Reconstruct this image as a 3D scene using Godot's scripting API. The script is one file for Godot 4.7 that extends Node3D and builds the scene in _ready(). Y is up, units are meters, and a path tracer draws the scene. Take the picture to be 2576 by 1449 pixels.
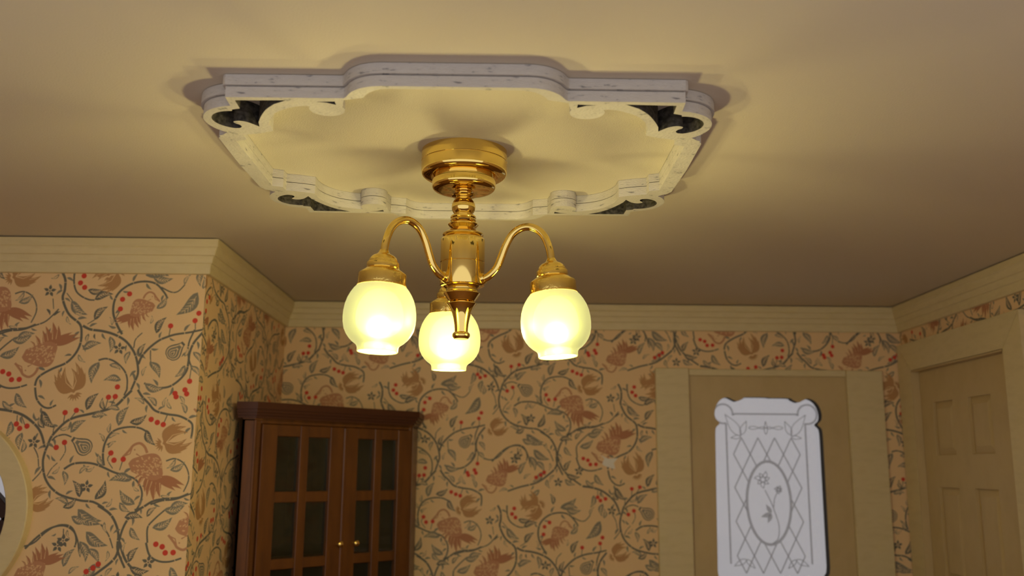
extends Node3D
# A furnished doll's-house room, built at twelve times its size: X to the right, Y up, distances Z away from the open front (Godot's -z).

const TILE := 2.34          # repeat of the wallpaper, metres
const CEIL := 2.75
const AXIS_X := -0.195      # axis of the chandelier
const AXIS_Z := 4.59
const TEX := 2048

var taken := {}
var paper: Image
var ink_vine := Color(0.42, 0.415, 0.375)
var ink_leaf := Color(0.53, 0.51, 0.45)
var ink_ground := Color(0.92, 0.79, 0.60)
var ink_bird := Color(0.76, 0.55, 0.41)
var ink_gold := Color(0.73, 0.555, 0.365)
var ink_berry := Color(0.83, 0.27, 0.20)
var M := {}


func _ready() -> void:
	# camera
	var cam := Camera3D.new()
	cam.name = "camera"
	add_child(cam)
	var fwd := Vector3(0.0121, 0.1911, -0.9815).normalized()
	var up := Vector3(-0.0102, 0.9815, 0.191).normalized()
	up = (up - fwd * up.dot(fwd)).normalized()
	var right := fwd.cross(up)
	cam.transform = Transform3D(Basis(right, up, -fwd), Vector3(0, 1.14, 0))
	cam.near = 0.05
	cam.far = 100.0
	var att := CameraAttributesPhysical.new()
	att.frustum_focal_length = 56.4
	att.frustum_focus_distance = 4.9
	att.frustum_near = 0.05
	att.frustum_far = 100.0
	att.exposure_aperture = 2.1
	cam.attributes = att
	cam.fov = 2.0 * rad_to_deg(atan(724.5 / 2335.0))
	cam.current = true
	# sky: the even daylight of the room the doll's house stands in
	var we := WorldEnvironment.new()
	we.name = "environment"
	var env := Environment.new()
	env.background_mode = Environment.BG_COLOR
	env.background_color = Color(0.86, 0.84, 0.855)
	env.background_energy_multiplier = 0.84
	env.tonemap_mode = Environment.TONE_MAPPER_LINEAR
	env.tonemap_exposure = 1.5
	env.sdfgi_enabled = true
	env.ssao_enabled = true
	env.ssil_enabled = true
	we.environment = env
	add_child(we)
	make_materials()
	room()
	crown()
	medallion()
	chandelier()
	back_door()
	panel_door()
	round_window()
	corner_cabinet()


# ---------------------------------------------------------------- naming and placing

func tag(o: Node3D, label := "", category := "", kind := "", group := "") -> Node3D:
	if label: o.set_meta("label", label)
	if category: o.set_meta("category", category)
	if kind: o.set_meta("kind", kind)
	if group: o.set_meta("group", group)
	return o


func numbered(called: String, parent: Node) -> String:
	var key := str(parent.get_instance_id()) + called
	if not taken.has(key):
		taken[key] = 0
		return called
	taken[key] += 1
	return "%s_%03d" % [called, taken[key]]


func base(called: String, at := Vector3.ZERO, parent: Node = self) -> Node3D:
	var o := Node3D.new()
	o.name = numbered(called, parent)
	o.position = at
	parent.add_child(o, true)
	return o


func put(called: String, st: SurfaceTool, m: Material, parent: Node = self) -> MeshInstance3D:
	var o := MeshInstance3D.new()
	o.name = numbered(called, parent)
	var mesh := st.commit()
	mesh.surface_set_material(0, m)
	o.mesh = mesh
	o.cast_shadow = GeometryInstance3D.SHADOW_CASTING_SETTING_ON
	parent.add_child(o, true)
	return o


func w(x: float, y: float, z: float) -> Vector3:      # z counted away from the viewer
	return Vector3(x, y, -z)


func mb() -> SurfaceTool:
	var st := SurfaceTool.new()
	st.begin(Mesh.PRIMITIVE_TRIANGLES)
	return st


func tri(st: SurfaceTool, a: Vector3, b: Vector3, c: Vector3, na: Vector3, nb: Vector3, nc: Vector3) -> void:
	if (b - a).cross(c - a).dot(na + nb + nc) > 0.0:
		var t := b
		b = c
		c = t
		t = nb
		nb = nc
		nc = t
	for k in 3:
		st.set_normal([na, nb, nc][k])
		st.set_uv(Vector2([a, b, c][k].x, [a, b, c][k].y))
		st.add_vertex([a, b, c][k])


func quad(st: SurfaceTool, a: Vector3, b: Vector3, c: Vector3, d: Vector3, n: Vector3) -> void:
	tri(st, a, b, c, n, n, n)
	tri(st, a, c, d, n, n, n)


# ---------------------------------------------------------------- shapes

func box(st: SurfaceTool, t: Transform3D, size: Vector3, bevel := 0.004) -> void:
	var h := size / 2.0
	var bv := minf(bevel, minf(h.x, minf(h.y, h.z)) * 0.9)
	for ax in 3:
		var u := (ax + 1) % 3
		var v := (ax + 2) % 3
		for s in [-1.0, 1.0]:
			var n := Vector3.ZERO
			n[ax] = s
			var p := []
			for k in [[-1, -1], [1, -1], [1, 1], [-1, 1]]:
				var q := Vector3.ZERO
				q[ax] = s * h[ax]
				q[u] = k[0] * (h[u] - bv)
				q[v] = k[1] * (h[v] - bv)
				p.append(t * q)
			quad(st, p[0], p[1], p[2], p[3], (t.basis * n).normalized())
		if bv < 0.0005: continue
		for s in [-1.0, 1.0]:                      # edges parallel to ax
			for s2 in [-1.0, 1.0]:
				var p := []
				for e in [-1.0, 1.0]:
					var q1 := Vector3.ZERO
					q1[ax] = e * (h[ax] - bv)
					q1[u] = s * h[u]
					q1[v] = s2 * (h[v] - bv)
					var q2 := q1
					q2[u] = s * (h[u] - bv)
					q2[v] = s2 * h[v]
					p.append([t * q1, t * q2])
				var n := Vector3.ZERO
				n[u] = s
				n[v] = s2
				quad(st, p[0][0], p[0][1], p[1][1], p[1][0], (t.basis * n).normalized())
	if bv < 0.0005: return
	for sx in [-1.0, 1.0]:
		for sy in [-1.0, 1.0]:
			for sz in [-1.0, 1.0]:
				var s := Vector3(sx, sy, sz)
				var n := (t.basis * s).normalized()
				tri(st, t * (s * Vector3(h.x, h.y - bv, h.z - bv)), t * (s * Vector3(h.x - bv, h.y, h.z - bv)), t * (s * Vector3(h.x - bv, h.y - bv, h.z)), n, n, n)


func slab(x0: float, x1: float, y0: float, y1: float, z0: float, z1: float, bevel := 0.004, st: SurfaceTool = null) -> SurfaceTool:
	if st == null: st = mb()
	box(st, Transform3D(Basis.IDENTITY, w((x0 + x1) / 2.0, (y0 + y1) / 2.0, (z0 + z1) / 2.0)), Vector3(absf(x1 - x0), absf(y1 - y0), absf(z1 - z0)), bevel)
	return st


# a turned shape: profile of (radius, height), corners sharper than 35 degrees stay crisp
func lathe(st: SurfaceTool, prof: Array, t := Transform3D.IDENTITY, seg := 64) -> void:
	var n := prof.size()
	var sn := []
	for i in n - 1:
		var d: Vector2 = prof[i + 1] - prof[i]
		sn.append(Vector2(-d.y, d.x).normalized())
	for i in n - 1:
		var na: Vector2 = sn[i]
		var nb: Vector2 = sn[i]
		if i > 0 and sn[i - 1].dot(sn[i]) > 0.82: na = (sn[i - 1] + sn[i]).normalized()
		if i < n - 2 and sn[i + 1].dot(sn[i]) > 0.82: nb = (sn[i + 1] + sn[i]).normalized()
		for k in seg:
			var a0 := TAU * k / seg
			var a1 := TAU * (k + 1) / seg
			var c0 := Vector3(cos(a0), 0, sin(a0))
			var c1 := Vector3(cos(a1), 0, sin(a1))
			var pa: Vector2 = prof[i]
			var pb: Vector2 = prof[i + 1]
			var p := [t * (c0 * pa.x + Vector3.UP * pa.y), t * (c1 * pa.x + Vector3.UP * pa.y), t * (c1 * pb.x + Vector3.UP * pb.y), t * (c0 * pb.x + Vector3.UP * pb.y)]
			var q := [t.basis * (c0 * na.x + Vector3.UP * na.y), t.basis * (c1 * na.x + Vector3.UP * na.y), t.basis * (c1 * nb.x + Vector3.UP * nb.y), t.basis * (c0 * nb.x + Vector3.UP * nb.y)]
			if pa.x > 0.0001: tri(st, p[0], p[1], p[2], q[0], q[1], q[2])
			if pb.x > 0.0001: tri(st, p[0], p[2], p[3], q[0], q[2], q[3])


# profile read downwards: (radius, depth) turns to (radius, -depth) with outward normals
func down(list: Array) -> Array:
	var out := []
	for p in list: out.append(Vector2(p[0], -p[1]))
	out.reverse()
	return out


func tube(st: SurfaceTool, pts: Array, r0: float, r1: float, seg := 20, closed_ends := true) -> void:
	var n := pts.size()
	var side := Vector3.ZERO
	var rings := []
	for i in n:
		var d: Vector3 = (pts[mini(i + 1, n - 1)] - pts[maxi(i - 1, 0)]).normalized()
		if side == Vector3.ZERO:
			side = d.cross(Vector3(0.3, 0.2, 1)).normalized()
		side = (side - d * side.dot(d)).normalized()
		var up := d.cross(side)
		var ring := []
		for k in seg:
			var a := TAU * k / seg
			ring.append(side * cos(a) + up * sin(a))
		rings.append(ring)
	for i in n - 1:
		var ra := lerpf(r0, r1, float(i) / (n - 1))
		var rb := lerpf(r0, r1, float(i + 1) / (n - 1))
		for k in seg:
			var k2 := (k + 1) % seg
			var a: Vector3 = rings[i][k]
			var b: Vector3 = rings[i][k2]
			var c: Vector3 = rings[i + 1][k2]
			var d: Vector3 = rings[i + 1][k]
			tri(st, pts[i] + a * ra, pts[i] + b * ra, pts[i + 1] + c * rb, a, b, c)
			tri(st, pts[i] + a * ra, pts[i + 1] + c * rb, pts[i + 1] + d * rb, a, c, d)
	if closed_ends:
		for e in [0, n - 1]:
			var nn: Vector3 = (pts[0] - pts[1]).normalized() if e == 0 else (pts[n - 1] - pts[n - 2]).normalized()
			var r := r0 if e == 0 else r1
			for k in range(1, seg - 1):
				tri(st, pts[e] + rings[e][0] * r, pts[e] + rings[e][k] * r, pts[e] + rings[e][k + 1] * r, nn, nn, nn)


func curve(p: Array, per := 6) -> Array:           # Catmull-Rom through 2-D or 3-D points
	var out := []
	for i in p.size() - 1:
		var a = p[maxi(i - 1, 0)]
		var d = p[mini(i + 2, p.size() - 1)]
		for k in per: out.append(p[i].cubic_interpolate(p[i + 1], a, d, float(k) / per))
	out.append(p[-1])
	return out


# outline in a plane, given thickness along the plane's normal: t maps (x, y, 0..depth)
func prism(st: SurfaceTool, poly: PackedVector2Array, depth: float, t: Transform3D) -> void:
	var idx := Geometry2D.triangulate_polygon(poly)
	var nz := t.basis.z.normalized()
	for i in range(0, idx.size(), 3):
		var a := poly[idx[i]]
		var b := poly[idx[i + 1]]
		var c := poly[idx[i + 2]]
		tri(st, t * Vector3(a.x, a.y, depth), t * Vector3(b.x, b.y, depth), t * Vector3(c.x, c.y, depth), nz, nz, nz)
		tri(st, t * Vector3(a.x, a.y, 0), t * Vector3(b.x, b.y, 0), t * Vector3(c.x, c.y, 0), -nz, -nz, -nz)
	var turn := -1.0 if Geometry2D.is_polygon_clockwise(poly) else 1.0
	for i in poly.size():
		var a := poly[i]
		var b := poly[(i + 1) % poly.size()]
		var e := (b - a).normalized()
		var n := (t.basis * Vector3(e.y * turn, -e.x * turn, 0)).normalized()
		quad(st, t * Vector3(a.x, a.y, 0), t * Vector3(b.x, b.y, 0), t * Vector3(b.x, b.y, depth), t * Vector3(a.x, a.y, depth), n)


# a straight moulding from a to b (x, z on the wall): profile points are (projection, y); n points off the wall; cuts are the mitres at both ends
func moulding(st: SurfaceTool, a: Vector2, b: Vector2, n: Vector2, prof: Array, cut_a: float, cut_b: float) -> void:
	var d := (b - a).normalized()
	for i in prof.size() - 1:
		var q := []
		for e in [[a, cut_a, i], [b, -cut_b, i], [b, -cut_b, i + 1], [a, cut_a, i + 1]]:
			var pr: Vector2 = prof[e[2]]
			var p: Vector2 = e[0] + n * pr.x + d * e[1] * pr.x
			q.append(w(p.x, pr.y, p.y))
		var dp: Vector2 = prof[i + 1] - prof[i]
		var o := Vector2(-dp.y, dp.x).normalized()
		quad(st, q[0], q[1], q[2], q[3], Vector3(n.x * o.x, o.y, -n.y * o.x))
	for e in [[a, cut_a, -1.0], [b, -cut_b, 1.0]]:                   # end faces
		var pts := PackedVector2Array()
		for p in prof: pts.append(p)
		var idx := Geometry2D.triangulate_polygon(pts)
		for i in range(0, idx.size(), 3):
			var v := []
			for k in 3:
				var pr := pts[idx[i + k]]
				var p: Vector2 = e[0] + n * pr.x + d * e[1] * pr.x
				v.append(w(p.x, pr.y, p.y))
			var nn: Vector3 = Vector3(d.x, 0, -d.y) * e[2]
			tri(st, v[0], v[1], v[2], nn, nn, nn)


# ---------------------------------------------------------------- materials

func mat(called: String, c: Color, rough := 0.6, metal := 0.0) -> StandardMaterial3D:
	var m := StandardMaterial3D.new()
	m.resource_name = called
	m.albedo_color = c
	m.roughness = rough
	m.metallic = metal
	M[called] = m
	return m


func noise(freq: float, octaves: int, stops: Array, as_normal := false, seed_ := 1, size := 512) -> NoiseTexture2D:
	var n := FastNoiseLite.new()
	n.seed = seed_
	n.frequency = freq
	n.fractal_octaves = octaves
	n.noise_type = FastNoiseLite.TYPE_SIMPLEX_SMOOTH
	var t := NoiseTexture2D.new()
	t.width = size
	t.height = size
	t.seamless = true
	t.noise = n
	t.as_normal_map = as_normal
	if stops:
		var g := Gradient.new()
		var off := PackedFloat32Array()
		var col := PackedColorArray()
		for s in stops:
			off.append(s[0])
			col.append(s[1])
		g.offsets = off
		g.colors = col
		t.color_ramp = g
	return t


func world_mapped(m: StandardMaterial3D, per_metre: Vector3, off := Vector3.ZERO) -> void:
	m.uv1_triplanar = true
	m.uv1_world_triplanar = true
	m.uv1_triplanar_sharpness = 8.0
	m.uv1_scale = per_metre
	m.uv1_offset = off


func make_materials() -> void:
	var grain := noise(0.09, 3, [], false, 4)
	# ceiling board: matt paint with a fine tooth
	var m := mat("ceiling_paint", Color(0.83, 0.785, 0.705), 0.85)
	m.heightmap_enabled = true
	m.heightmap_texture = grain
	m.heightmap_scale = 0.06
	world_mapped(m, Vector3.ONE * 1.6)
	m = mat("medallion_paint", Color(1, 1, 1), 0.65)
	m.albedo_texture = noise(0.02, 5, [[0.0, Color(0.40, 0.39, 0.40)], [0.16, Color(0.62, 0.61, 0.60)], [0.25, Color(0.77, 0.75, 0.72)], [1.0, Color(0.80, 0.78, 0.745)]], false, 9)
	m.heightmap_enabled = true
	m.heightmap_texture = grain
	m.heightmap_scale = 0.2
	world_mapped(m, Vector3(1.1, 4.0, 1.1))
	m = mat("medallion_panel", Color(0.79, 0.755, 0.68), 0.7)
	m.heightmap_enabled = true
	m.heightmap_texture = grain
	m.heightmap_scale = 0.15
	world_mapped(m, Vector3.ONE * 2.0)
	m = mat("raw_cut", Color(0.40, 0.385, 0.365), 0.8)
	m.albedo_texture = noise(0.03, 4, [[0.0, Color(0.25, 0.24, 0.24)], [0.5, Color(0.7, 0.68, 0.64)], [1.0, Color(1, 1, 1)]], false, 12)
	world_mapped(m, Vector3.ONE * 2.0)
	mat("seam", Color(0.22, 0.20, 0.17), 0.9)
	m = mat("trim_paint", Color(0.87, 0.805, 0.625), 0.5)
	m.albedo_texture = noise(0.01, 4, [[0.0, Color(0.965, 0.96, 0.945)], [0.6, Color(1, 1, 1)], [1.0, Color(0.985, 0.98, 0.97)]], false, 21)
	world_mapped(m, Vector3(0.7, 2.5, 0.7))
	m = mat("door_paint", Color(0.80, 0.71, 0.52), 0.5)
	m.albedo_texture = M.trim_paint.albedo_texture
	world_mapped(m, Vector3(0.7, 0.4, 0.7))
	m = mat("floor_boards", Color(0.45, 0.30, 0.17), 0.5)
	# brass
	m = mat("brass", Color(0.965, 0.845, 0.50), 0.055, 1.0)
	m = mat("brass_cast", Color(0.96, 0.835, 0.47), 0.10, 1.0)
	m.heightmap_enabled = true
	m.heightmap_texture = noise(0.03, 3, [], false, 33)
	m.heightmap_scale = 0.06
	m.uv1_triplanar = true
	m.uv1_scale = Vector3.ONE * 4.0
	# frosted glass of the shades, and the bulbs in them
	m = mat("frosted_glass", Color(0.94, 0.96, 0.76, 0.82), 0.50)
	m.transparency = BaseMaterial3D.TRANSPARENCY_ALPHA
	m.refraction_enabled = true
	m.refraction_scale = 0.05
	m.emission_enabled = true
	m.emission = Color(0.98, 1.0, 0.66)
	m.emission_energy_multiplier = 0.2
	m = mat("bulb_glow", Color(1, 1, 0.9), 0.4)
	m.emission_enabled = true
	m.emission = Color(1.0, 0.96, 0.72)
	m.emission_energy_multiplier = 3.0
	# wood and glass of the cabinet
	m = mat("walnut", Color(1, 1, 1), 0.42)
	m.albedo_texture = noise(0.012, 5, [[0.0, Color(0.295, 0.165, 0.045)], [0.45, Color(0.39, 0.225, 0.065)], [1.0, Color(0.45, 0.27, 0.09)]], false, 40)
	m.clearcoat_enabled = true
	m.clearcoat = 0.25
	m.clearcoat_roughness = 0.3
	world_mapped(m, Vector3(2.2, 0.25, 2.2))
	m = mat("walnut_dark", Color(0.30, 0.155, 0.085), 0.4)
	m.albedo_texture = M.trim_paint.albedo_texture
	world_mapped(m, Vector3(0.6, 3.0, 0.6))
	m = mat("bar_brown", Color(0.20, 0.09, 0.05), 0.5)
	m = mat("cabinet_glass", Color(0.16, 0.18, 0.13, 0.35), 0.05)
	m.transparency = BaseMaterial3D.TRANSPARENCY_ALPHA
	m = mat("window_glass", Color(0.40, 0.455, 0.45, 0.36), 0.04)
	m.transparency = BaseMaterial3D.TRANSPARENCY_ALPHA
	m = mat("etched_line", Color(0.50, 0.48, 0.45, 0.32), 0.6)
	m.transparency = BaseMaterial3D.TRANSPARENCY_ALPHA
	m = mat("torn_paper", Color(0.92, 0.90, 0.86), 0.9)
	wallpaper()


# ---------------------------------------------------------------- wallpaper print (two of each motif per repeat: a half-drop)

func fill(poly: Array, c: Color) -> void:
	var k := TEX / 1000.0
	for copy in 2:
		var p := []
		var lo := INF
		var hi := -INF
		for q in poly:
			var v: Vector2 = (q + Vector2(500, 500) * copy) * k
			p.append(v)
			lo = minf(lo, v.y)
			hi = maxf(hi, v.y)
		for yy in range(int(ceil(lo)), int(floor(hi)) + 1):
			var y := float(yy) + 0.01
			var xs := []
			for i in p.size():
				var a: Vector2 = p[i]
				var b: Vector2 = p[(i + 1) % p.size()]
				if (a.y <= y) != (b.y <= y):
					xs.append(a.x + (b.x - a.x) * (y - a.y) / (b.y - a.y))
			xs.sort()
			for i in range(0, xs.size() - 1, 2):
				var x0 := int(round(xs[i]))
				var n := int(round(xs[i + 1])) - x0
				if n <= 0: continue
				x0 = posmod(x0, TEX)
				var row := posmod(yy, TEX)
				paper.fill_rect(Rect2i(x0, row, mini(n, TEX - x0), 1), c)
				if x0 + n > TEX: paper.fill_rect(Rect2i(0, row, x0 + n - TEX, 1), c)


func read(s: String) -> Array:
	var out := []
	for q in s.split(" "):
		var a := q.split(",")
		out.append(Vector2(float(a[0]), float(a[1])))
	return out


func stroke(pts: Array, w0: float, w1: float, c: Color) -> void:
	var a := []
	var b := []
	for i in pts.size():
		var d: Vector2 = (pts[mini(i + 1, pts.size() - 1)] - pts[maxi(i - 1, 0)]).normalized()
		var h := lerpf(w0, w1, float(i) / maxi(1, pts.size() - 1)) / 2.0
		a.append(pts[i] + d.orthogonal() * h)
		b.append(pts[i] - d.orthogonal() * h)
	for i in pts.size() - 1:
		fill([a[i], a[i + 1], b[i + 1], b[i]], c)


func stem(s: String, width: float) -> void:
	var p := curve(read(s), 5)
	stroke(p, width * 1.35, width * 1.1, ink_vine)
	if width > 4.5:
		for i in range(4, p.size() - 2, 6):                         # sprigs of small leaves
			var d: Vector2 = (p[i + 1] - p[i]).normalized()
			var sd := 1.0 if (i / 6) % 2 == 0 else -1.0
			var a: Vector2 = p[i] + d.orthogonal() * sd * width * 1.1
			fill(almond(a, a + d.rotated(-0.75 * sd) * (20.0 + (i * 7) % 11), 0.17, 0.10 * sd), ink_leaf)
	for i in range(6, p.size() - 1, 11):                        # the print breaks the line here and there
		stroke([p[i], p[i].lerp(p[i + 1], 0.25)], width * 1.6, width * 1.6, ink_ground)


func almond(a: Vector2, b: Vector2, wide: float, bend: float) -> Array:
	var d := b - a
	var o := d.orthogonal()
	var l := []
	var r := []
	for i in 9:
		var t := i / 8.0
		var h := wide * sin(PI * pow(t, 0.8)) * (1.0 - 0.35 * t)
		var m := a + d * t + o * bend * sin(PI * t)
		l.append(m + o * h)
		r.append(m - o * h)
	r.reverse()
	return l + r


func leaves(s: String) -> void:
	for q in s.split("|"):
		var p := read(q)
		var d: Vector2 = p[1] - p[0]
		var bend := 0.14 if (int(p[0].x + p[1].y)) % 2 == 0 else -0.14
		var wide := 0.23 if d.length() > 38 else 0.18
		fill(almond(p[0], p[1], wide, bend), ink_leaf if int(p[0].y) % 3 else ink_vine)
		var o := d.orthogonal()
		if d.length() > 26:
			for k in 5:                                         # pale veins
				var t := 0.22 + 0.12 * k
				var m: Vector2 = p[0] + d * t + o * bend * sin(PI * t)
				stroke([m, m + d * 0.15 + o * 0.12], 2.4, 1.0, ink_ground)
				stroke([m, m + d * 0.15 - o * 0.12], 2.4, 1.0, ink_ground)
			stroke([p[0] + d * 0.12 + o * bend * 0.4, p[0] + d * 0.5 + o * bend, p[0] + d * 0.85 + o * bend * 0.45], 1.6, 0.8, ink_ground)


func disc(c: Vector2, r: float, col: Color, n := 14) -> void:
	var p := []
	for k in n: p.append(c + Vector2.from_angle(TAU * k / n) * r)
	fill(p, col)


func berries(s: String) -> void:
	for c in read(s): disc(c, 8.0, ink_berry)


func star(x: float, y: float) -> void:
	for k in 5:
		var d := Vector2.from_angle(TAU * k / 5 - 1.5)
		fill(almond(Vector2(x, y) + d * 4.0, Vector2(x, y) + d * 20.0, 0.34, 0.0), ink_vine)
	disc(Vector2(x, y), 2.6, ink_vine)


func pear(x0: float, y0: float, x1: float, y1: float) -> void:
	var a := Vector2(x0, y0)
	var d := Vector2(x1, y1) - a
	var o := d.orthogonal()
	for q in [[1.0, ink_vine], [0.86, ink_ground], [0.72, ink_leaf], [0.5, ink_ground], [0.40, ink_leaf], [0.24, ink_ground], [0.15, ink_leaf]]:
		var l := []
		var r := []
		for i in 15:
			var t := i / 14.0
			var h := 0.37 * sqrt(maxf(0.0, 1.0 - pow((t - 0.64) / 0.36, 2.0))) if t > 0.64 else 0.10 + 0.27 * smoothstep(0.0, 0.64, t)
			var m: Vector2 = a + d * (0.72 + (t - 0.72) * q[0])
			l.append(m + o * h * q[0])
			r.append(m - o * h * q[0])
		r.reverse()
		fill(l + r, q[1])


func bloom(x: float, y: float, ang: float, size: float) -> void:
	var c := Vector2(x, y) - Vector2.from_angle(ang) * size * 0.35
	for k in [[-1.5, 0.85], [1.5, 0.80], [-1.05, 1.0], [1.0, 0.95], [-0.6, 1.05], [0.55, 1.1], [-0.15, 1.0], [0.25, 0.9]]:
		var d := Vector2.from_angle(ang + k[0] * 0.75)
		var a: Vector2 = c + d.orthogonal() * size * 0.07 * k[0]
		var tip: Vector2 = c + Vector2.from_angle(ang + k[0] * 0.5) * size * k[1]
		fill(almond(a, tip, 0.17, -0.20 * signf(k[0])), ink_gold)
		stroke([a.lerp(tip, 0.15), a.lerp(tip, 0.45) - (tip - a).orthogonal() * 0.15 * signf(k[0]), a.lerp(tip, 0.85) - (tip - a).orthogonal() * 0.08 * signf(k[0])], size * 0.035, size * 0.015, ink_ground)
	for k in 7:
		var d := Vector2.from_angle(ang + PI + (k - 3) * 0.38)
		fill(almond(c + d * size * 0.06, c + d * size * 0.30, 0.16, 0.0), ink_gold)


func bird(x: float, y: float, fx: float, fy: float, s: float) -> void:
	var c := Vector2(x, y)
	var f := func(px: float, py: float) -> Vector2: return c + Vector2((px - 1760.0) * fx, (py - 900.0) * fy) * s
	var dark := ink_bird.lerp(Color(0.5, 0.25, 0.12), 0.2)
	for q in [[1940, 1010, 2220, 1110], [1920, 1030, 2190, 1150], [1900, 1040, 2120, 1170]]:      # tail
		fill(almond(f.call(q[0], q[1]), f.call(q[2], q[3]), 0.13, 0.02), dark)
	for q in [[1900, 1010, 1880, 1290], [1860, 1010, 1800, 1240], [1930, 1030, 1950, 1250], [1810, 1000, 1770, 1190], [1750, 1000, 1690, 1130], [1700, 1000, 1640, 1060]]:
		fill(almond(f.call(q[0], q[1]), f.call(q[2], q[3]), 0.17, -0.08), dark)
		stroke([f.call(lerpf(q[0], q[2], 0.25), lerpf(q[1], q[3], 0.25)), f.call(lerpf(q[0], q[2], 0.8), lerpf(q[1], q[3], 0.8))], 11 * s, 5 * s, ink_ground.lerp(ink_bird, 0.25))
	var body := []
	for q in ["1560,870 1600,820 1680,790 1770,760 1870,760 1930,820 1950,920 1960,1000 1900,1050 1800,1050 1690,1000 1600,960"]:
		for p in curve(read(q), 3): body.append(f.call(p.x, p.y))
	fill(body, ink_bird)
	var rng := RandomNumberGenerator.new()
	rng.seed = 5
	for k in 90:                                                                           # feather flecks
		var a := rng.randf_range(1600.0, 1935.0)
		var b := rng.randf_range(790.0, 1030.0)
		if Vector2((a - 1770.0) / 180.0, (b - 905.0) / 125.0).length() > 1.0: continue
		fill(almond(f.call(a, b), f.call(a + 24, b + 16), 0.32, 0.15), ink_ground.lerp(ink_bird, 0.3))
	var neck := []
	for p in curve(read("1490,800 1560,720 1600,665 1670,640 1730,680 1765,750"), 4): neck.append(f.call(p.x, p.y))
	stroke(neck, 26 * s, 30 * s, ink_bird)
	stroke([f.call(1500, 790), f.call(1570, 760), f.call(1590, 690)], 14 * s, 12 * s, ink_bird)
	stroke([f.call(1640, 760), f.call(1690, 790), f.call(1640, 830)], 16 * s, 10 * s, ink_bird)
	disc(f.call(1620, 715), 9 * s, ink_bird)


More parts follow.
